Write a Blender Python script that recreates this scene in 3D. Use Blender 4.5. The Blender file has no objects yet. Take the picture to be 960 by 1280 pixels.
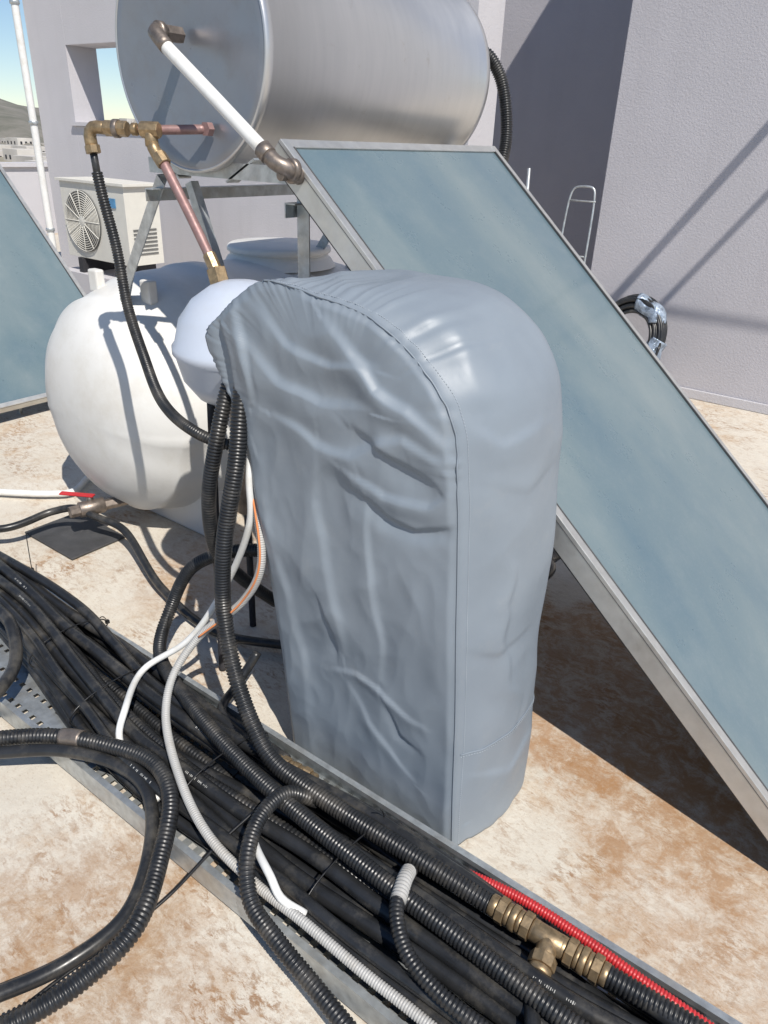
import bpy, math, random
import numpy as np
from mathutils import Vector, Matrix, noise
random.seed(7)
sc=bpy.context.scene

# ------------------------------------------------------------------ materials
def newmat(name):
    m=bpy.data.materials.new(name); m.use_nodes=True
    nt=m.node_tree; b=nt.nodes['Principled BSDF']; return m,nt,b
def N(nt,t,**kw):
    n=nt.nodes.new(t)
    for k,v in kw.items():
        if k in n.inputs: n.inputs[k].default_value=v
        else: setattr(n,k,v)
    return n
def coords(nt): return N(nt,'ShaderNodeTexCoord').outputs['Object']
def noisen(nt,scale,detail=6,rough=.6,vec=None,dist=0):
    n=N(nt,'ShaderNodeTexNoise'); n.inputs['Scale'].default_value=scale; n.inputs['Detail'].default_value=detail
    n.inputs['Roughness'].default_value=rough; n.inputs['Distortion'].default_value=dist
    nt.links.new(vec if vec is not None else coords(nt),n.inputs['Vector']); return n.outputs['Fac']
def ramp(nt,fac,stops):
    r=N(nt,'ShaderNodeValToRGB'); e=r.color_ramp.elements
    e[0].position,e[0].color=stops[0][0],(*stops[0][1],1); e[1].position,e[1].color=stops[-1][0],(*stops[-1][1],1)
    for p,c in stops[1:-1]:
        x=e.new(p); x.color=(*c,1)
    nt.links.new(fac,r.inputs[0]); return r.outputs[0]
def g(v): return (v,v,v)
def mix(nt,fac,a,b,mode='MIX'):
    m=N(nt,'ShaderNodeMix',data_type='RGBA',blend_type=mode)
    for s,v in ((m.inputs[0],fac),(m.inputs[6],a),(m.inputs[7],b)):
        if isinstance(v,(int,float)): s.default_value=v
        elif isinstance(v,tuple): s.default_value=(*v,1)
        else: nt.links.new(v,s)
    return m.outputs[2]
def mathn(nt,op,a,b=0):
    m=N(nt,'ShaderNodeMath',operation=op)
    for s,v in ((m.inputs[0],a),(m.inputs[1],b)):
        if isinstance(v,(int,float)): s.default_value=v
        else: nt.links.new(v,s)
    return m.outputs[0]
def bump(nt,b,h,strength=.3,dist=.01,prev=None):
    n=N(nt,'ShaderNodeBump'); n.inputs['Strength'].default_value=strength; n.inputs['Distance'].default_value=dist
    nt.links.new(h,n.inputs['Height'])
    if prev is not None: nt.links.new(prev,n.inputs['Normal'])
    nt.links.new(n.outputs[0],b.inputs['Normal']); return n.outputs[0]
def simple(name,col,rough=.5,metal=0,var=.25,vscale=12,bstr=.15,bscale=80,bdist=.003,dirt=None,dscale=5):
    m,nt,b=newmat(name)
    f=noisen(nt,vscale,5)
    lo=tuple(c*(1-var) for c in col); hi=tuple(min(1,c*(1+var)) for c in col)
    c=ramp(nt,f,[(.3,lo),(.7,hi)])
    if dirt:
        d=ramp(nt,noisen(nt,dscale,8,.7),[(.5,g(0)),(.72,g(1))])
        c=mix(nt,mathn(nt,'MULTIPLY',d,dirt[1]),c,dirt[0])
    nt.links.new(c,b.inputs['Base Color'])
    b.inputs['Metallic'].default_value=metal
    nt.links.new(ramp(nt,noisen(nt,vscale*2.3,4),[(.3,g(max(0,rough-.08))),(.7,g(min(1,rough+.08)))]),b.inputs['Roughness'])
    if bstr: bump(nt,b,noisen(nt,bscale,4),bstr,bdist)
    return m

# roof floor
M_floor,nt,b=newmat('painted_roof_screed')
co=coords(nt)
base=ramp(nt,noisen(nt,1.3,8,.6,co),[(.3,(.55,.50,.42)),(.55,(.63,.585,.505)),(.75,(.69,.65,.58))])
st=N(nt,'ShaderNodeMapping'); st.inputs['Rotation'].default_value=(0,0,.7); st.inputs['Scale'].default_value=(1,2.2,1); nt.links.new(co,st.inputs[0])
big=ramp(nt,noisen(nt,1.6,6,.6,co,.4),[(.40,g(.16)),(.56,g(1))])
mid=ramp(nt,noisen(nt,6,12,.75,co,.6),[(.46,g(0)),(.58,g(1))])
fine=ramp(nt,noisen(nt,22,14,.80,st.outputs[0],.4),[(.485,g(0)),(.555,g(1))])
stain=mathn(nt,'MULTIPLY',big,mathn(nt,'MULTIPLY',fine,mathn(nt,'ADD',.30,mathn(nt,'MULTIPLY',mid,.70))))
c=mix(nt,mathn(nt,'MULTIPLY',stain,.85),base,(.25,.12,.042))
soft=ramp(nt,noisen(nt,4.2,12,.78,co,.3),[(.50,g(0)),(.64,g(1))])
c=mix(nt,mathn(nt,'MULTIPLY',mathn(nt,'MULTIPLY',soft,big),.55),c,(.42,.25,.11))
speck=ramp(nt,noisen(nt,85,8,.75,st.outputs[0]),[(.56,g(0)),(.63,g(1))])
c=mix(nt,mathn(nt,'MULTIPLY',speck,.45),c,(.28,.18,.10))
def blob(center,r0,r1,amt,col,c):
    pos=N(nt,'ShaderNodeVectorMath',operation='DISTANCE'); nt.links.new(co,pos.inputs[0]); pos.inputs[1].default_value=center
    wob=mathn(nt,'ADD',pos.outputs['Value'],mathn(nt,'MULTIPLY',noisen(nt,5,10,.75,co),.9))
    p=ramp(nt,wob,[(r0,g(1)),(r1,g(0))])
    tex=ramp(nt,noisen(nt,14,14,.82,co,.5),[(.42,g(.3)),(.56,g(1))])
    return mix(nt,mathn(nt,'MULTIPLY',mathn(nt,'MULTIPLY',p,tex),amt),c,col)
c=blob((-.50,2.05,0),.90,1.12,.75,(.36,.19,.085),c)
c=blob((-.12,1.70,0),.70,.88,.75,(.34,.18,.075),c)
c=blob((-1.05,.42,0),.66,.88,.65,(.32,.17,.07),c)
c=blob((.0,1.25,0),.60,.80,.6,(.34,.18,.075),c)
c=blob((-2.1,1.7,0),.65,.85,.5,(.34,.18,.075),c)
nt.links.new(c,b.inputs['Base Color']); b.inputs['Roughness'].default_value=.85
n1=bump(nt,b,noisen(nt,7,8,.6,co),.4,.02)
bump(nt,b,noisen(nt,140,5,.7,co),.4,.003,n1)

def wallmat(name,col):
    m,nt,b=newmat(name); co=coords(nt)
    c=ramp(nt,noisen(nt,.9,6,.6,co),[(.3,tuple(x*.93 for x in col)),(.7,tuple(x*1.05 for x in col))])
    sm=N(nt,'ShaderNodeMapping'); sm.inputs['Scale'].default_value=(6,6,.6); nt.links.new(co,sm.inputs[0])
    s=ramp(nt,noisen(nt,1.2,6,.6,sm.outputs[0]),[(.5,g(0)),(.8,g(1))])
    c=mix(nt,mathn(nt,'MULTIPLY',s,.22),c,tuple(x*.75 for x in col))
    nt.links.new(c,b.inputs['Base Color']); b.inputs['Roughness'].default_value=.92
    bump(nt,b,noisen(nt,75,5,.7,co),.55,.006); return m
M_wall=wallmat('textured_render_wall',(.50,.485,.515))
M_wall2=wallmat('smooth_render_wall',(.54,.525,.545))

# leatherette cover
M_cover,nt,b=newmat('grey_vinyl_fabric'); co=coords(nt)
c=ramp(nt,noisen(nt,3,6,.6,co),[(.3,(.205,.240,.280)),(.7,(.238,.275,.315))])
d=ramp(nt,noisen(nt,9,9,.75,co),[(.56,g(0)),(.78,g(1))])
c=mix(nt,mathn(nt,'MULTIPLY',d,.22),c,(.36,.36,.35))
nt.links.new(c,b.inputs['Base Color'])
nt.links.new(ramp(nt,noisen(nt,14,5,.6,co),[(.3,g(.40)),(.7,g(.52))]),b.inputs['Roughness'])
v=N(nt,'ShaderNodeTexVoronoi'); v.inputs['Scale'].default_value=650; nt.links.new(co,v.inputs[0])
n1=bump(nt,b,v.outputs['Distance'],.10,.0006)
bump(nt,b,noisen(nt,10,3,.5,co),.14,.010,n1)
M_stitch=simple('grey_thread',(.36,.40,.44),.7)

M_alu=simple('anodised_aluminium',(.62,.62,.60),.42,.75,.08,20,.08,200,.001,((.45,.42,.36),.35),8)
M_galv=simple('galvanised_steel',(.50,.53,.54),.42,.7,.22,30,.1,120,.001,((.42,.38,.31),.5),9)
M_blackgap=simple('black_gasket',(.06,.06,.062),.6)
M_boil,nt,b=newmat('stainless_sheet'); co=coords(nt)
sm=N(nt,'ShaderNodeMapping'); sm.inputs['Scale'].default_value=(1,9,1); nt.links.new(co,sm.inputs[0])
c=ramp(nt,noisen(nt,4,6,.6,sm.outputs[0]),[(.3,(.59,.59,.59)),(.7,(.64,.635,.63))])
d=ramp(nt,noisen(nt,14,9,.75,co),[(.60,g(0)),(.70,g(1))])
c=mix(nt,mathn(nt,'MULTIPLY',d,.35),c,(.40,.35,.29)); nt.links.new(c,b.inputs['Base Color'])
b.inputs['Metallic'].default_value=.75
nt.links.new(ramp(nt,noisen(nt,3,4,.6,co),[(.3,g(.30)),(.7,g(.40))]),b.inputs['Roughness'])
bump(nt,b,noisen(nt,3.0,3,.5,co),.25,.02)
M_boilcap=simple('painted_metal_cap',(.30,.31,.34),.34,.6,.06,3,.25,3,.012,((.25,.22,.2),.3),16)

M_glass,nt,b=newmat('hazy_collector_glass'); co=coords(nt)
m1=N(nt,'ShaderNodeMapping'); m1.inputs['Scale'].default_value=(.6,1.2,.6); nt.links.new(co,m1.inputs[0])
f1=noisen(nt,1.3,6,.55,m1.outputs[0],.3)
c=ramp(nt,f1,[(.32,(.085,.145,.185)),(.5,(.135,.190,.212)),(.68,(.195,.240,.248))])
f2=ramp(nt,noisen(nt,120,4,.7,co),[(.5,g(0)),(.75,g(1))])
c=mix(nt,mathn(nt,'MULTIPLY',f2,.15),c,(.30,.33,.34))
f3=ramp(nt,noisen(nt,5,10,.7,co,.3),[(.5,g(0)),(.8,g(1))])
c=mix(nt,mathn(nt,'MULTIPLY',f3,.25),c,(.28,.31,.31))
nt.links.new(c,b.inputs['Base Color'])
b.inputs['Coat Weight'].default_value=.6; b.inputs['Coat Roughness'].default_value=.08
d=ramp(nt,noisen(nt,5,9,.75,co),[(.35,g(.25)),(.7,g(.42))]); nt.links.new(d,b.inputs['Roughness'])
bump(nt,b,noisen(nt,380,3,.6,co),.10,.0008)

M_white=simple('rotomoulded_white_plastic',(.72,.71,.68),.45,0,.05,2,.15,25,.004,((.50,.45,.36),.4),3)
M_vessel=simple('pale_blue_enamel',(.50,.55,.64),.35,0,.04,4,.06,40,.002,((.45,.45,.45),.25),9)
M_black=simple('black_polyethylene',(.020,.021,.023),.34,0,.3,18,.12,60,.001,((.17,.155,.13),.45),11)
M_black2=simple('black_corrugated_plastic',(.017,.018,.020),.38,0,.3,18,.1,60,.001,((.15,.135,.115),.42),14)
M_greyh=simple('grey_conduit',(.42,.415,.40),.5,0,.08,12,.1,60,.001,((.3,.25,.18),.4),15)
M_whiteh=simple('white_plastic_pipe',(.74,.74,.72),.4,0,.05,12,.05,60,.001,((.5,.44,.33),.4),15)
M_red=simple('red_plastic',(.50,.03,.035),.4,0,.15)
M_orange=simple('orange_stripe',(.70,.25,.09),.5)
M_brass=simple('weathered_brass',(.36,.26,.15),.45,.7,.35,60,.25,150,.001,((.24,.19,.13),.8),40)
M_copper=simple('oxidised_copper_pipe',(.30,.18,.17),.5,.35,.2,40,.1,100,.001,((.25,.2,.18),.6),30)
M_bronze=simple('dull_fitting',(.25,.21,.18),.45,.7,.25,50)
M_concrete=simple('grey_concrete',(.38,.37,.35),.9,0,.2,8,.5,60,.004)
M_ac=simple('ac_cream_paint',(.66,.64,.58),.5,0,.04)
M_dark=simple('dark_void',(.03,.03,.035),.7)
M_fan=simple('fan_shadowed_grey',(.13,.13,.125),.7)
M_label=simple('blue_label',(.08,.25,.45),.5)
M_film=simple('clear_wrap_film',(.30,.36,.44),.12,.3,.5,25,.9,25,.02)
M_print=simple('white_print',(.45,.45,.43),.6)
M_tie=simple('black_nylon_tie',(.012,.012,.013),.35)

# ------------------------------------------------------------------ mesh builder
class MB:
    def __init__(s): s.v=[]; s.f=[]; s.m=[]; s.sm=[]; s.mats=[]; s.n=0
    def mi(s,mat):
        if mat not in s.mats: s.mats.append(mat)
        return s.mats.index(mat)
    def add(s,verts,faces,mat,smooth=True):
        k=s.mi(mat); o=s.n
        s.v.extend([tuple(map(float,p)) for p in verts]); s.n+=len(verts)
        for f in faces: s.f.append(tuple(i+o for i in f)); s.m.append(k); s.sm.append(smooth)
    def build(s,name,parent=None,bevel=None):
        me=bpy.data.meshes.new(name); me.from_pydata(s.v,[],s.f)
        for m in s.mats: me.materials.append(m)
        me.polygons.foreach_set('material_index',s.m); me.polygons.foreach_set('use_smooth',s.sm); me.update()
        o=bpy.data.objects.new(name,me); sc.collection.objects.link(o)
        if parent: o.parent=parent
        if bevel:
            bv=o.modifiers.new('bevel','BEVEL'); bv.width=bevel; bv.segments=2; bv.limit_method='ANGLE'; bv.angle_limit=math.radians(50)
        return o
def V(*a): return np.array(a,float)
def nrm(v): return v/np.linalg.norm(v)
def frame(d):
    d=nrm(d); up=V(0,0,1) if abs(d[2])<.9 else V(1,0,0)
    x=nrm(np.cross(up,d)); return x,np.cross(d,x)
def obox(mb,o,ex,ey,ez,X,Y,Z,mat):
    vs=[o+ex*x+ey*y+ez*z for z in Z for y in Y for x in X]
    mb.add(vs,[(0,2,3,1),(4,5,7,6),(0,1,5,4),(2,6,7,3),(0,4,6,2),(1,3,7,5)],mat,False)
EX,EY,EZ=V(1,0,0),V(0,1,0),V(0,0,1)
def box(mb,X,Y,Z,mat): obox(mb,V(0,0,0),EX,EY,EZ,X,Y,Z,mat)
def lathe(mb,o,axis,prof,mat,seg=24,smooth=True,caps=True,rot=0):
    x,y=frame(axis); d=nrm(axis); vs=[];fs=[]
    for t,r in prof:
        for i in range(seg):
            a=2*math.pi*i/seg+rot; vs.append(o+d*t+(x*math.cos(a)+y*math.sin(a))*r)
    for j in range(len(prof)-1):
        for i in range(seg):
            k=(i+1)%seg; fs.append((j*seg+i,j*seg+k,(j+1)*seg+k,(j+1)*seg+i))
    if caps:
        fs.append(tuple(range(seg))[::-1]); fs.append(tuple((len(prof)-1)*seg+i for i in range(seg)))
    mb.add(vs,fs,mat,smooth)
def cyl(mb,p,q,r,mat,seg=16,smooth=True,r2=None):
    p=V(*p);q=V(*q); L=np.linalg.norm(q-p); r2=r if r2 is None else r2
    e=min(.0015,r*.15,L*.2)
    lathe(mb,p,q-p,[(0,r-e),(e,r),(L-e,r2),(L,r2-e)],mat,seg,smooth)
def catmull(pts,step):
    P=np.array(pts,float); P=np.vstack([2*P[0]-P[1],P,2*P[-1]-P[-2]]); out=[]
    for i in range(1,len(P)-2):
        p0,p1,p2,p3=P[i-1],P[i],P[i+1],P[i+2]
        a=np.linalg.norm(p1-p0)**.5+1e-6; b_=np.linalg.norm(p2-p1)**.5+1e-6; c=np.linalg.norm(p3-p2)**.5+1e-6
        m1=(p2-p1)+b_*((p1-p0)/a-(p2-p0)/(a+b_)); m2=(p2-p1)+b_*((p3-p2)/c-(p3-p1)/(b_+c))
        for t in np.linspace(0,1,24,endpoint=False):
            h=t*t*(3-2*t); out.append((2*t**3-3*t*t+1)*p1+(t**3-2*t*t+t)*m1+h*p2+(t**3-t*t)*m2)
    out.append(P[-2]); out=np.array(out)
    d=np.r_[0,np.cumsum(np.linalg.norm(np.diff(out,axis=0),axis=1))]
    n=max(3,int(d[-1]/step)); s=np.linspace(0,d[-1],n)
    return np.stack([np.interp(s,d,out[:,k]) for k in range(3)],1),s
def tube(mb,pts,r,mat,seg=12,corr=None,step=.012,cap=True):
    if corr: step=corr/5
    C,s=catmull(pts,step); n=len(C)
    T=np.gradient(C,axis=0); T/=np.linalg.norm(T,axis=1)[:,None]
    x,_=frame(T[0]); ang=np.linspace(0,2*np.pi,seg,endpoint=False); vs=[]
    for i in range(n):
        x=x-T[i]*np.dot(x,T[i]); x/=np.linalg.norm(x); y=np.cross(T[i],x)
        rr=r
        if corr:
            ph=(i%5); rr=r*(1.0 if ph in(1,2,3) else .86)
        vs.append(C[i]+(np.cos(ang)[:,None]*x+np.sin(ang)[:,None]*y)*rr)
    vs=np.vstack(vs); fs=[]
    for j in range(n-1):
        for i in range(seg):
            k=(i+1)%seg; fs.append((j*seg+i,j*seg+k,(j+1)*seg+k,(j+1)*seg+i))
    if cap: fs.append(tuple(range(seg))[::-1]); fs.append(tuple((n-1)*seg+i for i in range(seg)))
    mb.add(vs,fs,mat,True)
def cm(s): return [tuple(float(c)/100 for c in p.split(',')) for p in s.split()]
def angle_bar(mb,p,q,w,mat,side=EX,t=.004):
    p=V(*p);q=V(*q); d=nrm(q-p); L=np.linalg.norm(q-p)
    s=nrm(side-d*np.dot(side,d)); u=np.cross(d,s)
    obox(mb,p,d,s,u,(0,L),(0,w),(0,t),mat); obox(mb,p,d,s,u,(0,L),(0,t),(t,w),mat)
def sstep(x,a,b): t=np.clip((x-a)/(b-a),0,1); return t*t*(3-2*t)

# ------------------------------------------------------------------ ground, terrain
mb=MB(); box(mb,(-12.5,9),(-7,12),(-.35,0),M_floor); mb.build('roof_floor')
M_terr=simple('dry_ground',(.30,.27,.20),.9,0,.3,.02,0)
M_hill,nt,b=newmat('dry_hillside'); co=coords(nt)
nt.links.new(ramp(nt,noisen(nt,.03,8,.7,co),[(.35,(.13,.13,.10)),(.6,(.24,.22,.19)),(.75,(.34,.31,.27))]),b.inputs['Base Color']); b.inputs['Roughness'].default_value=.95
mb=MB(); S=4000; mb.add([(-S,-S,-9),(S,-S,-9),(S,S,-9),(-S,S,-9)],[(0,1,2,3)],M_terr,False); mb.build('ground')
nx,ny=90,26; vs=[];fs=[]
for j in range(ny):
    for i in range(nx):
        th=math.radians(95+120*i/(nx-1)); R=380+j*26
        env=.30+.85*float(sstep(np.array(math.degrees(th)),144,152))
        h=env*(34*math.sin(math.pi*min(1,j/(ny-1)))*(.55+.9*noise.noise(Vector((i*.13,j*.1,3)))) +6*noise.noise(Vector((i*.5,j*.4,1))))
        vs.append((R*math.cos(th),R*math.sin(th),-10+max(0,h)*1.0))
for j in range(ny-1):
    for i in range(nx-1): a=j*nx+i; fs.append((a,a+1,a+nx+1,a+nx))
mb=MB(); mb.add(vs,fs,M_hill); mb.build('hills')
M_house=simple('whitewashed_houses',(.62,.58,.53),.8,0,.22,.08,0)
mb=MB()
for k in range(520):
    th=math.radians(random.uniform(125,175)); R=random.uniform(90,720)
    x,y=R*math.cos(th),R*math.sin(th); w=random.uniform(5,11); h=random.choice([4.5,6,7.5]) 
    z=-9+max(0,(R-380)*.045)
    box(mb,(x,x+w),(y,y+w*.8),(z-6,z+h-3+random.random()),M_house)
    for q in range(3): 
        box(mb,(x+w+.02,x+w+.06),(y+w*.8*(.15+.28*q),y+w*.8*(.15+.28*q)+.9),(z+h-5.4,z+h-4.2),M_dark)
        box(mb,(x+w*(.15+.28*q),x+w*(.15+.28*q)+.9),(y-.06,y-.02),(z+h-5.4,z+h-4.2),M_dark)
mb.build('distant_town')

# ------------------------------------------------------------------ building walls
mb=MB()
y0,y1=4.6,4.92; H=3.7
box(mb,(-7.75,-7.15),(y0,y1),(0,H),M_wall2)
box(mb,(-7.148,-6.02),(y0,y1),(0,1.60),M_wall2)
box(mb,(-7.148,-6.02),(y0,y1),(2.26,H),M_wall2)
box(mb,(-6.018,-2.78),(y0,y1),(0,H),M_wall2)
box(mb,(-7.19,-5.99),(y0-.03,y1+.03),(1.603,1.635),M_wall2)
mb.build('house_wall')
mb=MB(); box(mb,(-2.18,7),(5.49,9),(0,4.6),M_wall); box(mb,(-2.18,7),(5.475,5.487),(0,.07),M_wall2); mb.build('stairwell_building',bevel=.01)
mb=MB(); box(mb,(-5.4,-2.185),(6.9,7.15),(0,4.2),M_wall); mb.build('recessed_wall')
mb=MB()  # out-of-view bars, added to throw diagonal shadow bands onto the stairwell wall
for x0_,z0_,r_ in ((.02,3.52,.030),(.42,3.60,.022)): cyl(mb,(x0_,5.49,z0_),(x0_,4.35,z0_),r_,M_galv,12); cyl(mb,(x0_,5.48,z0_),(x0_,5.45,z0_),.06,M_galv,16)
cyl(mb,(-.03,4.36,3.56),(1.6,4.36,3.56),.012,M_galv,12); mb.build('wall_shadow_bars')
mb=MB(); box(mb,(-12.4,-12.2),(-7,12),(0,1.0),M_wall2); box(mb,(-12.45,-12.15),(-7,12),(1.002,1.06),M_wall2); mb.build('parapet_wall')
mb=MB(); tube(mb,[(-7.80,4.55,0),(-7.80,4.55,1.5),(-7.80,4.55,3.7)],.035,M_whiteh)
for z in (.6,1.6,2.6): cyl(mb,(-7.80,4.55,z),(-7.80,4.55,z+.03),.045,M_galv)
mb.build('downpipe')

# ------------------------------------------------------------------ solar collectors
def collector(name,a0,bt,zt,W,L,tilt,legs=True):
    t=math.radians(tilt); e1=EY; e2=V(math.cos(t),0,-math.sin(t)); n=V(math.sin(t),0,math.cos(t)); o=V(bt,a0,zt); mb=MB()
    lw=.028; D=.066
    obox(mb,o,e1,e2,n,(0,lw),(0,L),(-D,0),M_alu); obox(mb,o,e1,e2,n,(W-lw,W),(0,L),(-D,0),M_alu)
    obox(mb,o,e1,e2,n,(lw+.0005,W-lw-.0005),(0,lw),(-D,-.001),M_alu); obox(mb,o,e1,e2,n,(lw+.0005,W-lw-.0005),(L-lw,L),(-D,-.001),M_alu)
    obox(mb,o,e1,e2,n,(lw+.001,W-lw-.001),(lw+.001,L-lw-.001),(-.012,-.006),M_glass)
    obox(mb,o,e1,e2,n,(lw-.002,lw+.003),(lw,L-lw),(-.0055,.0015),M_blackgap); obox(mb,o,e1,e2,n,(W-lw-.003,W-lw+.002),(lw,L-lw),(-.0055,.0015),M_blackgap)
    obox(mb,o,e1,e2,n,(lw+.001,W-lw-.001),(lw+.001,L-lw-.001),(-D+.004,-D+.010),M_galv)
    for z in (-.010,): obox(mb,o,e1,e2,n,(-.0012,W+.0012),(-.0012,L+.0012),(z-.002,z),M_blackgap)
    obox(mb,o,e1,e2,n,(.004,W-.004),(.004,L-.004),(-D-.006,-D-.001),M_blackgap)
    for x in (.17,W-.17):
        p=o+e1*x+e2*.05-n*(D+.008); q=o+e1*x+e2*(L-.02)-n*(D+.008)
        angle_bar(mb,p,q,.04,M_galv,e1)
    for x in (.03,W-.03):
        lathe(mb,o+e1*(0 if x<.1 else W)+e2*.09-n*.035,e1*(-1 if x<.1 else 1),[(0,.022),(.012,.022),(.013,.014),(.05,.014)],M_bronze,16)
    if legs:
        for x in (.45,W-.17):
            p=o+e1*x+e2*(L-.15)-n*(D+.02); angle_bar(mb,p,(p[0],p[1],0),.035,M_galv,e1)
    return mb.build(name,bevel=.0015)
collector('solar_collector',1.584,-1.535,1.59,1.15,2.30,41.4)
collector('solar_collector',1.70,-5.83,1.62,1.235,2.2,43)

# ------------------------------------------------------------------ hot water boiler
cx,cz,R,a0,a1=-1.947,1.81,.32,1.63,2.81
mb=MB(); O=V(cx,a0,cz)
L=a1-a0
lathe(mb,O,EY,[(0.004,R-.006),(0,R-.002),(.004,R+.004),(.03,R+.004),(.034,R),(L-.034,R),(L-.03,R+.004),(L-.004,R+.004),(L,R-.002)],M_boil,96,True,False)
lathe(mb,O,EY,[(.022,.001),(.02,.08),(.014,.2),(.006,R-.03),(.002,R-.012),(.0035,R-.005)],M_boilcap,96,True,False)
lathe(mb,O,EY,[(L-.0035,R-.005),(L-.006,R-.03),(L-.02,.08),(L-.022,.001)],M_boilcap,96,True,False)
box(mb,(cx-.02,cx+.02),(a0+.05,a1-.05),(cz-R-.006,cz-R+.002),M_boil)
mb.build('hot_water_boiler')

# boiler stand
mb=MB()
for a in (1.66,2.72):
    s=V(0,1,0)
    angle_bar(mb,(-2.20,a,1.475),(-1.50,a,1.475),.045,M_galv,s)
    angle_bar(mb,(-1.55,a,1.47),(-1.55,a,0),.045,M_galv,s)
    angle_bar(mb,(-2.165,a,1.47),(-2.50,a+.06,1.10),.045,M_galv,s)
    angle_bar(mb,(-2.50,a+.06,1.10),(-2.62,a+.1,.95),.045,M_galv,s)
    for sx in (-1,1):
        obox(mb,V(cx+sx*.17,a,1.50),nrm(V(1,0,sx*.55)),EY,nrm(V(-sx*.55,0,1)),(-.07,.07),(0,.05),(-.003,.003),M_galv)
    angle_bar(mb,(-1.55,a,.35),(-2.0,a,1.46),.03,M_galv,s)
angle_bar(mb,(-1.56,1.62,1.43),(-1.56,2.78,1.43),.04,M_galv,EX)
angle_bar(mb,(-2.18,1.62,1.43),(-2.18,2.78,1.43),.04,M_galv,EX)
mb.build('boiler_stand')

# ------------------------------------------------------------------ white storage tank
mb=MB(); bc,zc,RT=-2.66,.55,.525
half=[(0,.001),(.003,.10),(.018,.21),(.05,.31),(.10,.39),(.155,.440),(.165,.452),(.20,.458),(.27,.483),(.34,.505),(.36,.515),(.40,.52),(.46,RT),(.60,RT),(.62,RT+.012),(.70,RT+.012),(.72,RT)]
Lt=1.75; prof=half+[(Lt-t,r) for t,r in half[::-1]]
SEG=128; x_,y_=frame(EY); vs=[];fs=[]
for t,r in prof:
    for i in range(SEG):
        a=2*math.pi*i/SEG; rr=r
        zrel=(x_*math.cos(a)+y_*math.sin(a))[2]
        rr*=1-.026*math.exp(-((zrel+.30)/.14)**2)+.018*math.exp(-((zrel+.10)/.035)**2)
        rr*=1+.010*noise.noise(Vector((math.cos(a)*2,math.sin(a)*2,t*3)))
        vs.append(V(bc,1.545,zc)+EY*t+(x_*math.cos(a)+y_*math.sin(a))*rr)
for j in range(len(prof)-1):
    for i in range(SEG):
        k=(i+1)%SEG; fs.append((j*SEG+i,j*SEG+k,(j+1)*SEG+k,(j+1)*SEG+i))
mb.add(vs,fs,M_white,True)
for a in (1.85,2.80):
    vs=[];fs=[]
    prof2=[(-.36,0),(-.40,.22),(-.30,.26),(.30,.26),(.40,.22),(.36,0)]
    for y in (a,a+.18): vs+= [(bc+p[0],y,p[1]) for p in prof2]
    k=len(prof2); fs=[tuple(range(k)),tuple(range(k,2*k))[::-1]]+[(i,i+k,(i+1)%k+k,(i+1)%k) for i in range(k)]
    mb.add(vs,fs,M_white,False)
lathe(mb,V(bc,2.72,zc+RT-.04),EZ,[(0,.27),(.035,.25),(.045,.235),(.06,.235),(.063,.25),(.085,.25),(.095,.235),(.10,.001)],M_white,48,True,False)
for a in (1.80,3.05):
    box(mb,(bc-.20,bc-.14),(a,a+.04),(zc+.44,zc+.53),M_white)
    box(mb,(bc+.14,bc+.20),(a,a+.04),(zc+.44,zc+.53),M_white)
mb.build('water_storage_tank',bevel=.01)

mb=MB()
box(mb,(-2.92,-2.56),(1.36,1.62),(.004,.012),M_blackgap)
cyl(mb,(-2.62,1.72,.14),(-2.66,1.58,.14),.024,M_bronze,6,False); cyl(mb,(-2.66,1.60,.14),(-2.69,1.50,.14),.034,M_bronze,20)
cyl(mb,(-2.67,1.57,.14),(-2.70,1.46,.14),.026,M_bronze,8,False)
cyl(mb,(-2.68,1.55,.14),(-2.68,1.55,.19),.014,M_bronze,12)
obox(mb,V(-2.68,1.55,.195),nrm(V(-.85,-.5,0)),nrm(V(.5,-.85,0)),EZ,(-.02,.13),(-.014,.014),(-.004,.004),M_red)
mb.build('outlet_valve',bevel=.003)
mb=MB(); tube(mb,cm('-330,100,12 -285,124,10 -280,144,12 -272,150,14 -262,153,12 -249,156,10 -207,143,4 -171,138,3 -149,147,3 -130,160,3'),.016,M_black); mb.build('water_hose')

# ------------------------------------------------------------------ pressure vessel
mb=MB()
vx,vy=-1.55,1.43; vc=V(vx,vy,.89)
lathe(mb,vc,EZ,[(0,.03),(.008,.08),(.035,.135),(.085,.172),(.15,.188),(.16,.196),(.178,.196),(.188,.188),(.25,.172),(.30,.135),(.335,.085),(.348,.05),(.352,.001)],M_vessel,64,True,False)
cyl(mb,(vx,vy,.55),(vx,vy,.90),.05,M_bronze,20)
for k in range(3):
    a=2.1*k+.4; tube(mb,[(vx+.12*math.cos(a),vy+.12*math.sin(a),.92),(vx+.14*math.cos(a),vy+.14*math.sin(a),.4),(vx+.15*math.cos(a),vy+.15*math.sin(a),0)],.012,M_dark)
cyl(mb,(-1.66,1.465,1.18),(-1.695,1.475,1.25),.03,M_brass,6,False)
mb.build('pressure_vessel')

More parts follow.
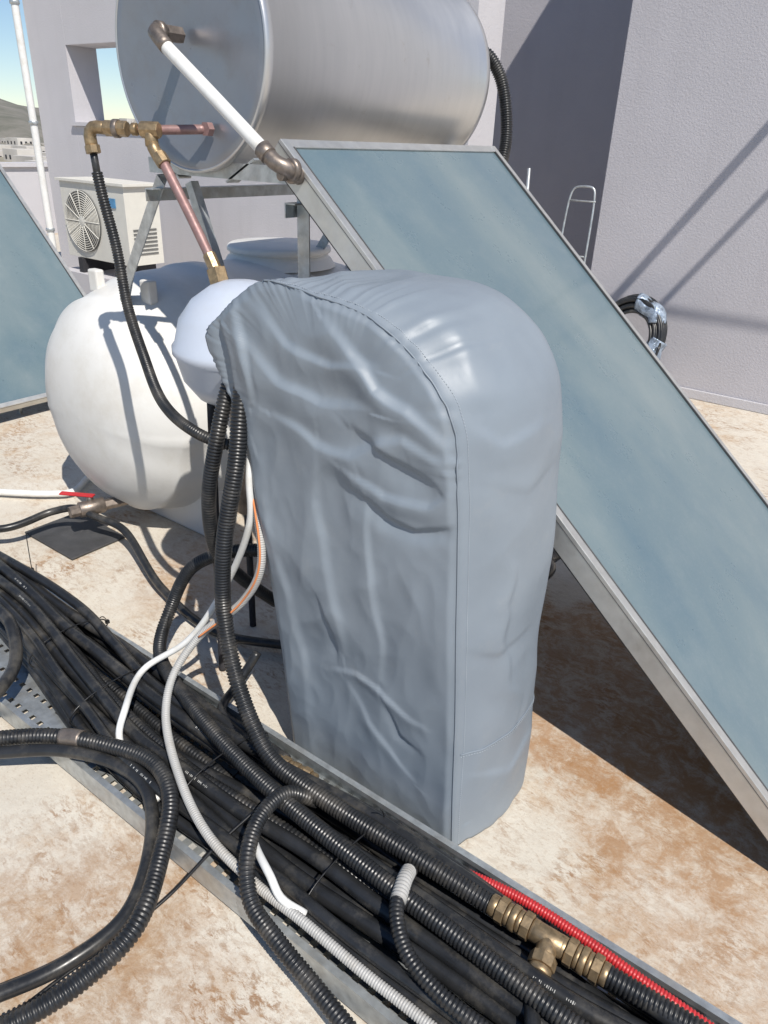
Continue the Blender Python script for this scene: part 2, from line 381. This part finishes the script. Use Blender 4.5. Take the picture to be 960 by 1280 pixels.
# ------------------------------------------------------------------ boiler pipework
mb=MB()
cyl(mb,(-1.96,1.63,1.84),(-1.955,1.56,1.84),.022,M_bronze,6,False)
tube(mb,[(-1.955,1.57,1.84),(-1.95,1.535,1.84),(-1.93,1.53,1.825),(-1.90,1.53,1.80)],.021,M_bronze)
lathe(mb,V(-1.955,1.545,1.84),EY,[(0,.018),(.0,.027),(.016,.027),(.016,.018)],M_bronze,20)
tube(mb,[(-1.905,1.53,1.803),(-1.72,1.53,1.68),(-1.545,1.53,1.562)],.0185,M_whiteh,20)
cyl(mb,(-1.55,1.53,1.566),(-1.525,1.53,1.548),.024,M_bronze,20)
tube(mb,[(-1.53,1.53,1.552),(-1.50,1.532,1.532),(-1.478,1.545,1.522),(-1.47,1.59,1.50)],.021,M_bronze)
lathe(mb,V(-1.474,1.553,1.518),EY,[(0,.018),(.0,.028),(.018,.028),(.018,.018)],M_bronze,20)
mb.build('insulated_boiler_pipe')
mb=MB()
tube(mb,[(-1.87,1.62,1.605),(-1.95,1.55,1.60),(-2.02,1.49,1.597)],.013,M_copper)
lathe(mb,V(-1.86,1.61,1.606),EY,[(0,.02),(.02,.02)],M_copper,6,False)
cyl(mb,(-1.945,1.515,1.598),(-1.995,1.49,1.598),.022,M_brass,8,False); cyl(mb,(-1.97,1.503,1.598),(-1.965,1.50,1.555),.019,M_brass,16)
cyl(mb,(-2.005,1.485,1.598),(-2.02,1.478,1.598),.017,M_brass); cyl(mb,(-2.03,1.47,1.598),(-2.095,1.44,1.598),.021,M_brass,8,False)
cyl(mb,(-2.055,1.46,1.598),(-2.07,1.453,1.598),.025,M_bronze,20)
tube(mb,[(-2.09,1.443,1.598),(-2.13,1.425,1.598),(-2.142,1.42,1.585),(-2.140,1.42,1.545)],.018,M_brass)
cyl(mb,(-2.140,1.42,1.552),(-2.136,1.42,1.53),.022,M_brass,8,False)
cyl(mb,(-2.137,1.42,1.53),(-2.13,1.42,1.46),.011,M_black)
tube(mb,[(-1.965,1.50,1.565),(-1.955,1.50,1.545),(-1.935,1.50,1.525)],.018,M_brass)
cyl(mb,(-1.94,1.50,1.535),(-1.915,1.50,1.51),.021,M_brass,8,False)
tube(mb,[(-1.92,1.50,1.515),(-1.82,1.495,1.39),(-1.72,1.485,1.265)],.0145,M_copper,16)
cyl(mb,(-1.735,1.486,1.285),(-1.705,1.482,1.245),.019,M_brass,8,False)
mb.build('brass_valve_assembly')
mb=MB(); tube(mb,cm('-213.2,142,148 -212,142,142 -208,142,127 -203,140,111 -192,136,98 -174,128,89 -157,124,86 -148,126,84 -138,134,82'),.0165,M_black2,14,.008); mb.build('corrugated_hose')

# ------------------------------------------------------------------ fabric cover
A0=1.165; DEP=.36
out=np.array([(-.590,.004),(-.604,.2),(-.617,.41),(-.634,.62),(-.650,.825),(-.664,.98),(-.680,1.09),(-.712,1.155),(-.767,1.208),(-.825,1.25),(-.886,1.281),(-.96,1.298),(-1.05,1.308),(-1.13,1.318),(-1.20,1.315),(-1.27,1.275),(-1.345,1.215),(-1.385,1.18),(-1.385,1.14),(-1.345,1.07),(-1.305,1.00),(-1.275,.92),(-1.25,.80),(-1.205,.564),(-1.165,.30),(-1.130,.004)])
bak=np.array([(-.548,.004),(-.558,.2),(-.575,.41),(-.582,.62),(-.584,.84),(-.592,.99),(-.604,1.10),(-.628,1.175),(-.680,1.240),(-.752,1.288),(-.83,1.312),(-.94,1.318),(-1.05,1.312),(-1.13,1.298),(-1.19,1.265),(-1.25,1.23),(-1.31,1.17),(-1.34,1.13),(-1.34,1.09),(-1.32,1.05),(-1.30,.99),(-1.275,.92),(-1.25,.80),(-1.205,.564),(-1.165,.30),(-1.140,.004)])
def ctrl(P):
    C=[]
    n=len(P); Pp=np.vstack([2*P[0]-P[1],P,2*P[-1]-P[-2]])
    for i in range(1,n):
        p0,p1,p2,p3=Pp[i-1],Pp[i],Pp[i+1],Pp[i+2]
        for t in np.linspace(0,1,40,endpoint=False):
            C.append(.5*((2*p1)+(-p0+p2)*t+(2*p0-5*p1+4*p2-p3)*t*t+(-p0+3*p1-3*p2+p3)*t**3))
    C.append(P[-1]); 
    for t in np.linspace(0,1,80)[1:-1]: C.append(P[-1]*(1-t)+P[0]*t)
    C.append(P[0]); return np.array(C)
NO=560; CF=ctrl(out); CBk=ctrl(bak)
d=np.r_[0,np.cumsum(np.linalg.norm(np.diff(CF,axis=0),axis=1))]; s=np.linspace(0,d[-1],NO,endpoint=False)
OUT=np.stack([np.interp(s,d,CF[:,k]) for k in range(2)],1); BK=np.stack([np.interp(s,d,CBk[:,k]) for k in range(2)],1)
TG=np.roll(OUT,-1,0)-np.roll(OUT,1,0); TG/=np.linalg.norm(TG,axis=1)[:,None]; NRM=np.stack([TG[:,1],-TG[:,0]],1)
for _ in range(6): NRM=(np.roll(NRM,1,0)+NRM*2+np.roll(NRM,-1,0)); NRM/=np.linalg.norm(NRM,axis=1)[:,None]
folds=[
 ([(-1.26,1.18),(-1.14,1.11),(-1.00,1.07),(-.86,1.09)],.013,.038),
 ([(-1.22,1.26),(-1.10,1.19),(-.98,1.17),(-.88,1.18)],.010,.032),
 ([(-1.00,1.27),(-.94,1.20),(-.86,1.14),(-.78,1.12),(-.70,1.06)],.018,.028),
 ([(-1.16,1.03),(-1.02,.985),(-.90,1.00),(-.78,1.05),(-.70,1.02)],.013,.028),
 ([(-.90,1.05),(-.82,1.01),(-.72,.98)],-.011,.020),
 ([(-.93,.97),(-.84,.93),(-.74,.94),(-.68,.975)],.010,.020),
 ([(-.90,.92),(-.83,.875),(-.75,.87),(-.68,.91)],-.011,.017),
 ([(-1.02,.98),(-1.04,.86),(-1.01,.70),(-.95,.56),(-.93,.45)],.009,.042),
 ([(-1.02,.60),(-.97,.50),(-.95,.42)],-.005,.016),
 ([(-.89,.95),(-.88,.84),(-.86,.70),(-.83,.55),(-.82,.42)],.008,.026),
 ([(-1.22,.88),(-1.18,.66),(-1.12,.42),(-1.07,.2),(-1.05,.05)],.007,.050),
 ([(-.97,.37),(-.88,.395),(-.78,.385),(-.70,.36)],.006,.014),
 ([(-.92,.355),(-.86,.27),(-.78,.22),(-.70,.16)],.005,.022),
 ([(-.80,.37),(-.76,.30),(-.70,.28)],-.005,.012),
 ([(-1.33,1.22),(-1.30,1.13),(-1.29,1.02),(-1.27,.9)],-.020,.020),
 ([(-1.27,1.26),(-1.24,1.16),(-1.23,1.05)],.014,.020),
]
def seglen(B,Z,fl):
    D=np.zeros_like(B)
    for P,A,w in fl:
        P=np.array(P); best=np.full(B.shape,9.); tt=np.zeros_like(B); tot=len(P)-1
        sgn=np.ones_like(B)
        for i in range(tot):
            p,q=P[i],P[i+1]; d=q-p; L2=d@d; t=np.clip(((B-p[0])*d[0]+(Z-p[1])*d[1])/L2,0,1)
            ex=B-(p[0]+t*d[0]); ez=Z-(p[1]+t*d[1]); dd=np.hypot(ex,ez); m=dd<best
            best=np.where(m,dd,best); tt=np.where(m,(i+t)/tot,tt); sgn=np.where(m,np.sign(ex*d[1]-ez*d[0]),sgn)
        ww=w*(1+.6*sgn)
        taper=np.sin(np.pi*np.clip(tt*.92+.04,0,1))**.6
        D+=A*taper*np.exp(-(best/ww)**2)
    return D
def nz(p,sc_,seed=0): return noise.noise(Vector((p[0]*sc_+seed,p[1]*sc_,p[2]*sc_)))
def ridged(x,y,z):
    n=noise.noise(Vector((x,y,z))); return 1-2*math.sqrt(n*n+.0010)
rings=[]
wn=np.array([nz((p[0],0,p[1]),9,3) for p in OUT])
NF=68
for k in range(0,NF+1):
    s=(k/NF)
    B=OUT[:,0];Z=OUT[:,1]
    zc_=np.clip(Z,.22,1.08); xc_=-.90-.05*sstep(Z,.6,1.1)
    b_=xc_+(B-xc_)*s; z_=zc_+(Z-zc_)*s
    wb=np.array([noise.noise(Vector((b_[i]*6,z_[i]*6,2))) for i in range(NO)])*.028
    wz=np.array([noise.noise(Vector((b_[i]*6,z_[i]*6,8))) for i in range(NO)])*.028
    f=seglen(b_+wb,z_+wz,folds)
    edge=1-s
    puck=.0022*np.exp(-edge/.12)*np.sin(np.arange(NO)*2*np.pi/NO*21+3*wn*16)*(sstep(z_,.85,1.1))
    bul=.016*(1-s**3)*(.35+.65*sstep(z_,.1,.9))
    r_=[]
    fade=float(sstep(edge,0,.07)*.8+.2)
    for i in range(NO):
        x,z=b_[i],z_[i]
        cr=.004*nz((x,0,z),4,1)+.0075*ridged(x*4.2+z*1.1+3,z*2.3-x*.6,1.7)+.0038*ridged(x*9-z*2,z*5.5+x,6.1)+.0014*ridged(x*17+z*3,z*12-x*4,3.3)
        r_.append((x,A0-((f[i]+cr)*fade+bul[i]+puck[i]),z))
    rings.append(r_)
NF+=1
NG=46
gfold=[([(.02,1.12),(.25,1.06),(.6,1.08)],.008,.035),([(.05,.98),(.4,.93),(.8,.97)],-.004,.04),([(.3,.85),(.35,.6),(.5,.35)],.006,.06),([(.0,.62),(.3,.56),(.7,.58)],-.003,.025),([(.1,.22),(.4,.15),(.8,.2)],.005,.035)]
for k in range(1,NG+1):
    v=k/NG
    r_=[]
    wv=math.sin(min(1,v/.55)*math.pi/2)**.85
    Zs=OUT[:,1]; gf=seglen(np.full(NO,v*1.0)+.15*wn,Zs+.03*wn,gfold)*(OUT[:,0]>-.8)*(1-float(sstep(np.array(v),.7,1)))
    for i in range(NO):
        B,Z=OUT[i]; n=NRM[i]
        P2=OUT[i]*(1-wv)+BK[i]*wv
        back=1-.16*max(0,(v-.78)/.22)**2.2
        cr=.006*nz((B,v*DEP*.6,Z),5,4)+.0050*ridged(B*4+1,v*1.3,Z*3.1)+.0028*ridged(B*8,v*3+4,Z*6)
        top=float(sstep(np.array(Z),1.04,1.2))
        pk=.006*math.exp(-v/.22)*math.sin(i*2*math.pi/NO*17+wn[i]*30)*float(sstep(np.array(Z),1.0,1.25))
        tp=.018*(ridged(B*6+2,v*1.6+B,7.3)-.5)*top
        off=(cr+pk+tp+gf[i]+.010*math.sin(math.pi*v))*min(1,v*7)
        cx_,cz_=-.90,min(max(Z,.22),1.08)
        b_=cx_+(P2[0]-cx_)*back+n[0]*off; z_=cz_+(P2[1]-cz_)*back+(n[1] if Z>.05 else 0)*off
        if Z<.06: z_=max(.004,Z+.016*max(0,nz((B,v,0),9,8)))
        r_.append((b_,A0+v*DEP+.010*math.sin(3*Z),z_))
    rings.append(r_)
for k in range(1,15):
    s=1-k/14; r_=[]
    for i in range(NO):
        x,y,z=rings[NF+NG-1][i]; cz_=min(max(z,.22),1.05)
        r_.append((-.92+(x+.92)*s,A0+DEP+.06*(1-s**2.2)+.004,cz_+(z-cz_)*s))
    rings.append(r_)
vs=[p for r_ in rings for p in r_]; fs=[]
nr=len(rings)
for j in range(nr-1):
    for i in range(NO):
        k=(i+1)%NO; fs.append((j*NO+i,(j+1)*NO+i,(j+1)*NO+k,j*NO+k))
mb=MB(); mb.add(vs,fs,M_cover,True)
E=np.array(rings[NF-1]); idx=[i for i in range(NO) if OUT[i,1]>.01 and (OUT[i,0]>-1.20) and not (OUT[i,1]<1.0 and OUT[i,0]<-1.0)]
eb=[E[i]+V(NRM[i,0]*.0008,-.0006,NRM[i,1]*.0008) for i in idx][::3]
tube(mb,eb,.0018,M_cover,8,None,.006)
Rg=rings[NF+1]
C,s=catmull([np.array(Rg[i])+V(NRM[i,0]*.0006,0,NRM[i,1]*.0006) for i in idx][::3],.0034)
for i in range(0,len(C)-2,2):
    cyl(mb,C[i],C[i+1],.0009,M_stitch,5)
hs=[]
for k in range(NF,NF+NG-4,2):
    ii=min(range(NO),key=lambda i:abs(OUT[i,1]-.30)+(9 if OUT[i,0]<-.8 else 0)); hs.append(np.array(rings[k][ii])+V(.0012,0,0))
tube(mb,hs,.0014,M_cover,6,None,.01)
C,s=catmull([h+V(.0008,0,-.007) for h in hs],.0035)
for i in range(0,len(C)-2,2): cyl(mb,C[i],C[i+1],.0009,M_stitch,5)
mb.build('protective_fabric_cover')

# ------------------------------------------------------------------ cable tray
mb=MB(); y0,y1=.70,1.12
x0,x1=-4.6,1.6
x=x0
while x<x1:
    box(mb,(x,x+.022),(y0+.0025,y1-.0025),(.022,.024),M_galv)
    for r_ in range(7):
        ya=y0+.0025+r_*.0593; box(mb,(x+.0222,x+.0398),(ya,ya+.044),(.0221,.0239),M_galv)
    x+=.04
for s,y in ((1,y0),(-1,y1)):
    box(mb,(x0,x1),(min(y,y+s*.002),max(y,y+s*.002)),(.02,.085),M_galv)
    box(mb,(x0,x1),(min(y,y+s*.016),max(y,y+s*.016)),(.0855,.0875),M_galv)
    box(mb,(x0,x1),(min(y+s*.014,y+s*.016),max(y+s*.014,y+s*.016)),(.072,.0852),M_galv)
for x in (-3.6,-2.35,-1.15,.9):
    box(mb,(x,x+.10),(y0+.03,y1-.03),(-.0,.0195),M_concrete)
mb.build('cable_tray')

# pipe bundle
mb=MB(); marks=[]
lay=[(6,.043),(6,.074),(5,.104),(4,.132)]
pid=0
for n_,z in lay:
    for k in range(n_):
        pid+=1; rad=random.choice([.0145,.016,.0175,.0185]); seed=pid*3.7
        pts=[]
        for x in np.arange(-4.6,1.75,.2):
            wl=float(sstep(x,-2.6,-1.3))
            lo=.93*(1-wl)+.745*wl; hi=1.10*(1-wl)+1.06*wl
            u=(k+.5)/n_; 
            u+=.24*noise.noise(Vector((x*1.0,seed,0)))+.05*noise.noise(Vector((x*3,seed,4))); u=min(max(u,.02),.98)
            a=lo+(hi-lo)*u
            zz=z+.018*noise.noise(Vector((x*1.3,seed,7)))+.03*(1-wl)*(z/.13)
            zz=max(zz,.026+rad)
            pts.append((x,a,zz))
        if pid in (4,9,15): tube(mb,pts,.0175,M_black2,10,.012)
        else: tube(mb,pts,rad,M_black,12,None,.02)
        if pid in (18,20,19): marks.append((pts,rad))
for pts,rad in marks:
    C,s=catmull(pts,.004)
    for base_i in range(int(random.uniform(40,120)),len(C)-60,260):
        for k in range(22):
            if random.random()<.3: continue
            p=C[base_i+k]; q=C[base_i+k+1]; d=nrm(q-p); 
            nn=nrm(V(0,-.5,.86)); nn=nrm(nn-d*np.dot(nn,d)); tt=np.cross(nn,d)
            w=random.uniform(.0018,.0032); l_=random.uniform(.0008,.0026)
            c0=p+nn*(rad+.0007); mb.add([c0-tt*w,c0+d*l_-tt*w,c0+d*l_+tt*w,c0+tt*w],[(0,1,2,3)],M_print,False)
mb.build('pipe_bundle')

def hose(name,s,r,mat=M_black2,corr=.009,seg=14):
    mb=MB(); tube(mb,cm(s),r,mat,seg,corr,.012); return mb.build(name)
H1=cm('-132,124,112 -128,117,105 -127,113,88 -130,110,66 -131,109,46 -124,105,32 -112,100,22 -103,98,17 -86,98,15 -58,99,14.5 -40,100,13.5')
mb=MB(); tube(mb,H1,.022,M_black2,18,.009); mb.build('corrugated_hose')
hose('corrugated_hose','-134,124,112 -135,120,106 -136,115,91 -141,115,72 -145,120,53 -147,130,39 -145,142,25',.020)
hose('corrugated_hose','-137,135,50 -150,130,47 -164,125,38 -170,120,23 -164,110,15.5 -137,99,17 -111,93,17 -89,90,17 -57,88,17 -32,87,17 -10,86,17 20,86,16',.0205)
hose('corrugated_hose','-173,57,12 -159,69,13 -143,76,14.5 -127,79,16 -115,75,16 -105,64,13 -96,50,12 -97,38.5,9 -102,26.5,6 -112,10,3',.021,corr=.010)
hose('water_hose','-190,42,10 -171,55,10 -152,69,12 -136,75,12 -123,74,12 -112,66,9 -104,53,6 -105,40,5 -112,27,3 -124,8,2.5',.0165,M_black,None)
hose('water_hose','-240,90,20 -224,87,20 -204,85,20 -193,79,14 -185,66,12 -186,48,3 -195,30,2.2',.019,M_black,None)
mb=MB(); tube(mb,cm('-155.5,71,13.3 -153,72.4,13.6 -150,73.6,13.9'),.0232,M_bronze,18,None,.006); mb.build('adhesive_tape_wrap')
hose('corrugated_hose','-88,98,13 -92,92,18 -91,82,20 -86,73,19 -80,68,15 -70,66,13 -58,65,10 -44,63,8 -25,60,4',.0185)
hose('corrugated_hose','-59,98,12 -56,90,18 -53,83,19 -47,78,18 -39,76,17 -28,76,16 -5,77,15 20,78,14',.016)
mb=MB(); tube(mb,cm('-57.5,94,16.2 -56,90,18.5 -54,85,19.3'),.0175,M_greyh,14,.009); mb.build('metal_conduit_sleeve')
hose('flexible_conduit','-131,124,114 -130,120,106 -127,118,82 -121,114,61 -126,112,49 -139,106,34 -141,98,25 -135,90,20 -116,79,17.5 -99,73,16 -83,72,14 -69,72,14 -52,72,13 -38,72,13 -10,71,12',.0115,M_greyh,.006,12)
mb=MB(); C,s=catmull(cm('-127,118,82 -121,114,61 -126,112,49 -139,106,34'),.01); tube(mb,[c+V(.004,-.0105,.003) for c in C[::3]],.0028,M_orange,8); mb.build('orange_cable_stripe')
hose('white_conduit','-130,125,108 -127,118,90 -126,116,83 -126.5,116,71 -140,116,43 -150,110,25 -158,100,17 -145,84,19 -142.5,80,15 -132,76,12 -120,75,11',.0095,M_whiteh,None)
hose('white_conduit','-92,80,15 -86,76,18 -79,73,18.5 -75,72,16 -70,74,13',.009,M_whiteh,None)
hose('red_hose','-75,104.5,4 -52,106,9 -36,108,10 -22,108,10 -8,107,10 30,106,9',.012,M_red,.007,12)
hose('water_hose','-104,101,13 -91,103,11.5 -72,105,11 -45,105,10 -29,104,9 0,104,8',.0165,M_black,None)
hose('water_hose','-137,126,18 -138,118,10 -134,108,9 -120,106,10 -104,104,12',.014,M_black,None)
hose('white_conduit','-370,125,3 -337,146,3 -315,162,3 -309,170,3 -318,185,3 -330,205,3',.016,M_whiteh,None)
hose('water_hose','-96,260,12 -97,246,12 -91,232,16 -96,215,12 -110,210,4 -125,240,3',.03,M_black,None)
def coupling(mb,p,q,r):
    p=V(*p);q=V(*q);d=q-p
    for t0,t1,rr,seg in ((0,.16,1.0,24),(.17,.34,1.25,8),(.35,.44,1.05,24),(.45,.58,1.18,24),(.59,.68,1.05,24),(.69,.86,1.25,8),(.87,1,1.0,24)):
        cyl(mb,p+d*t0,p+d*t1,r*rr,M_brass,seg,seg>10)
mb=MB()
coupling(mb,(-1.055,1.01,.13),(-.93,1.03,.12),.020); mb.build('brass_coupling')
mb=MB()
coupling(mb,(-.40,1.00,.14),(-.29,1.004,.14),.023); coupling(mb,(-.245,1.006,.14),(-.14,1.01,.138),.023)
cyl(mb,(-.30,1.003,.14),(-.235,1.006,.14),.023,M_brass,24)
cyl(mb,(-.265,1.005,.14),(-.255,.955,.135),.021,M_brass,24); cyl(mb,(-.258,.968,.137),(-.254,.945,.134),.028,M_brass,8,False); cyl(mb,(-.254,.944,.134),(-.252,.93,.132),.024,M_brass,24)
mb.build('brass_tee_fitting')
hose('corrugated_hose','-15,101,13.8 3,102,13.5 30,103,13 60,104,13',.022)
hose('water_hose','-25.4,94,13.3 -24,88,14.5 -21,82,15 -16,74,14 -10,66,9',.0155,M_black,None)
def tie(x,y,z,w,tail):
    mb=MB(); pts=[]
    for k in range(17):
        a=2*math.pi*k/16; pts.append((x+.004*math.sin(a*2),y+w*math.cos(a),z+.055*math.sin(a)))
    tube(mb,pts,.0022,M_tie,6); box(mb,(x-.005,x+.005),(y+w-.006,y+w+.006),(z+.0,z+.012),M_tie)
    tube(mb,[(x,y+w,z+.01)]+[(x+tail[0]*t,y+w+tail[1]*t,z+.01+tail[2]*t-.04*t*t) for t in (.4,.7,1)],.0018,M_tie,6)
    mb.build('cable_tie')
tie(-2.45,1.02,.10,.12,(-.03,.02,.18)); tie(-1.62,.93,.10,.16,(.02,.03,.22)); tie(-1.15,.92,.11,.15,(-.05,-.02,.16)); tie(-.72,.90,.10,.15,(.02,-.05,.14)); tie(-1.95,.98,.10,.14,(.10,-.08,.14))
hose('black_cable','-95,84,17 -98,74,12 -101,62,5 -104,50,1.5 -106,38,1 -107,26,1',.0042,M_tie,None,8)

# ------------------------------------------------------------------ air conditioner
mb=MB()
box(mb,(-6.10,-5.25),(3.70,4.02),(.62,1.20),M_ac)
lathe(mb,V(-5.82,3.698,.91),-EY,[(0,.235),(.006,.235),(.010,.225),(.010,.001)],M_fan,40,True,False)
for k in range(1,14): 
    rr=.235*k/13.3; 
    tube(mb,[(-5.82+rr*math.cos(t),3.682,.91+rr*math.sin(t)) for t in np.linspace(0,2*math.pi,33)],.0035,M_ac,6,None,.03)
for k in range(12):
    t=k*math.pi/6; cyl(mb,(-5.82+.04*math.cos(t),3.680,.91+.04*math.sin(t)),(-5.82+.235*math.cos(t),3.680,.91+.235*math.sin(t)),.004,M_ac,6)
lathe(mb,V(-5.82,3.686,.91),-EY,[(0,.045),(.006,.045),(.008,.001)],M_ac,20,True,False)
box(mb,(-5.50,-5.36),(3.692,3.698),(1.04,1.11),M_label)
for k in range(7): box(mb,(-5.246,-5.243),(3.75,3.97),(.70+k*.03,.712+k*.03),M_fan)
box(mb,(-6.13,-5.22),(3.68,4.04),(1.202,1.222),M_ac)
for x in (-5.95,-5.45): box(mb,(x,x+.06),(3.68,4.04),(.50,.618),M_dark)
box(mb,(-6.2,-5.2),(3.65,4.05),(0,.498),M_wall2)
mb.build('air_conditioner_unit',bevel=.01)

# ------------------------------------------------------------------ objects by the wall
mb=MB()
fr=[(-2.36,5.15,.06),(-2.345,5.22,.6),(-2.335,5.30,1.28),(-2.32,5.31,1.33),(-2.30,5.31,1.345),(-2.19,5.31,1.35),(-2.17,5.31,1.335),(-2.155,5.30,1.28),(-2.13,5.22,.6),(-2.10,5.15,.06)]
tube(mb,fr,.0075,M_galv,10); 
for z,y in ((.5,5.21),(.9,5.26),(1.26,5.295)): cyl(mb,(-2.33,y,z),(-2.14,y,z),.006,M_galv,8)
box(mb,(-2.40,-2.06),(4.93,5.15),(.05,.065),M_alu)
for x in (-2.40,-2.08): lathe(mb,V(x,5.17,.07),EX,[(0,.055),(.02,.07),(.03,.055)],M_black,20)
mb.build('folding_hand_truck')
mb=MB(); cyl(mb,(-2.40,4.85,0),(-2.45,4.85,1.46),.011,M_galv,12); lathe(mb,V(-2.4,4.85,0),EZ,[(0,.12),(.02,.12),(.03,.03)],M_galv,20); mb.build('metal_post')
mb=MB()
for k in range(20):
    rr=.16+.018*(k%5)+.004*random.random(); off=.028*(k//5); c0=V(-1.72,5.13+off,.40+.012*(k%2)); pts=[]
    for t in np.linspace(0,2*math.pi,25): pts.append((c0[0]+rr*math.cos(t),c0[1]+.08*math.sin(t)+.06,c0[2]+rr*1.15*math.sin(t)))
    tube(mb,pts,.012,M_black,8,None,.03)
for t0 in (-.9,.6,2.6):
    pts=[]
    for t in np.linspace(t0,t0+1.0,10): 
        w_=1+.06*math.sin(9*t); pts.append((-1.72+.20*w_*math.cos(t),5.235+.08*math.sin(t),.40+.23*w_*math.sin(t)))
    tube(mb,pts,.064,M_film,14,None,.012)
box(mb,(-1.95,-1.5),(5.10,5.40),(0,.13),M_concrete)
mb.build('coiled_hose')
hose('corrugated_hose','-172,281.5,190 -168,286,190 -164,290,184 -161,291,176 -158,290,162 -157,286,150 -158,280,120',.024)

# ------------------------------------------------------------------ light
E=math.radians(52); hx,hy=.874,-.485
sd=Vector((math.cos(E)*hx,math.cos(E)*hy,math.sin(E)))
w=bpy.data.worlds.new('World'); sc.world=w; w.use_nodes=True; nt=w.node_tree
sk=nt.nodes.new('ShaderNodeTexSky'); sk.sky_type='NISHITA'; sk.sun_disc=False; sk.sun_elevation=E; sk.sun_rotation=math.radians(119)
sk.air_density=.9; sk.dust_density=0.0; sk.ozone_density=3.5
nt.links.new(sk.outputs[0],nt.nodes['Background'].inputs[0]); nt.nodes['Background'].inputs[1].default_value=.105
l=bpy.data.lights.new('sun','SUN'); l.energy=5.0; l.angle=math.radians(.5); l.color=(1,.95,.875)
lo=bpy.data.objects.new('sun',l); sc.collection.objects.link(lo); lo.rotation_euler=sd.to_track_quat('Z','Y').to_euler(); lo.location=(3,-3,8)

# ------------------------------------------------------------------ camera
f=Vector((-.524,.723,-.4509)).normalized(); r=Vector((.7988,.6011,.0357)); r=(r-f*r.dot(f)).normalized(); u=r.cross(f)
cd=bpy.data.cameras.new('camera'); cd.sensor_fit='HORIZONTAL'; cd.sensor_width=36; cd.lens=34.65; cd.clip_end=8000; cd.clip_start=.05
co_=bpy.data.objects.new('camera',cd); sc.collection.objects.link(co_)
M=Matrix((r,u,-f)).transposed().to_4x4(); M.translation=Vector((0,0,1.6)); co_.matrix_world=M
sc.camera=co_
sc.view_settings.view_transform='Standard'; sc.view_settings.look='None'; sc.view_settings.exposure=0
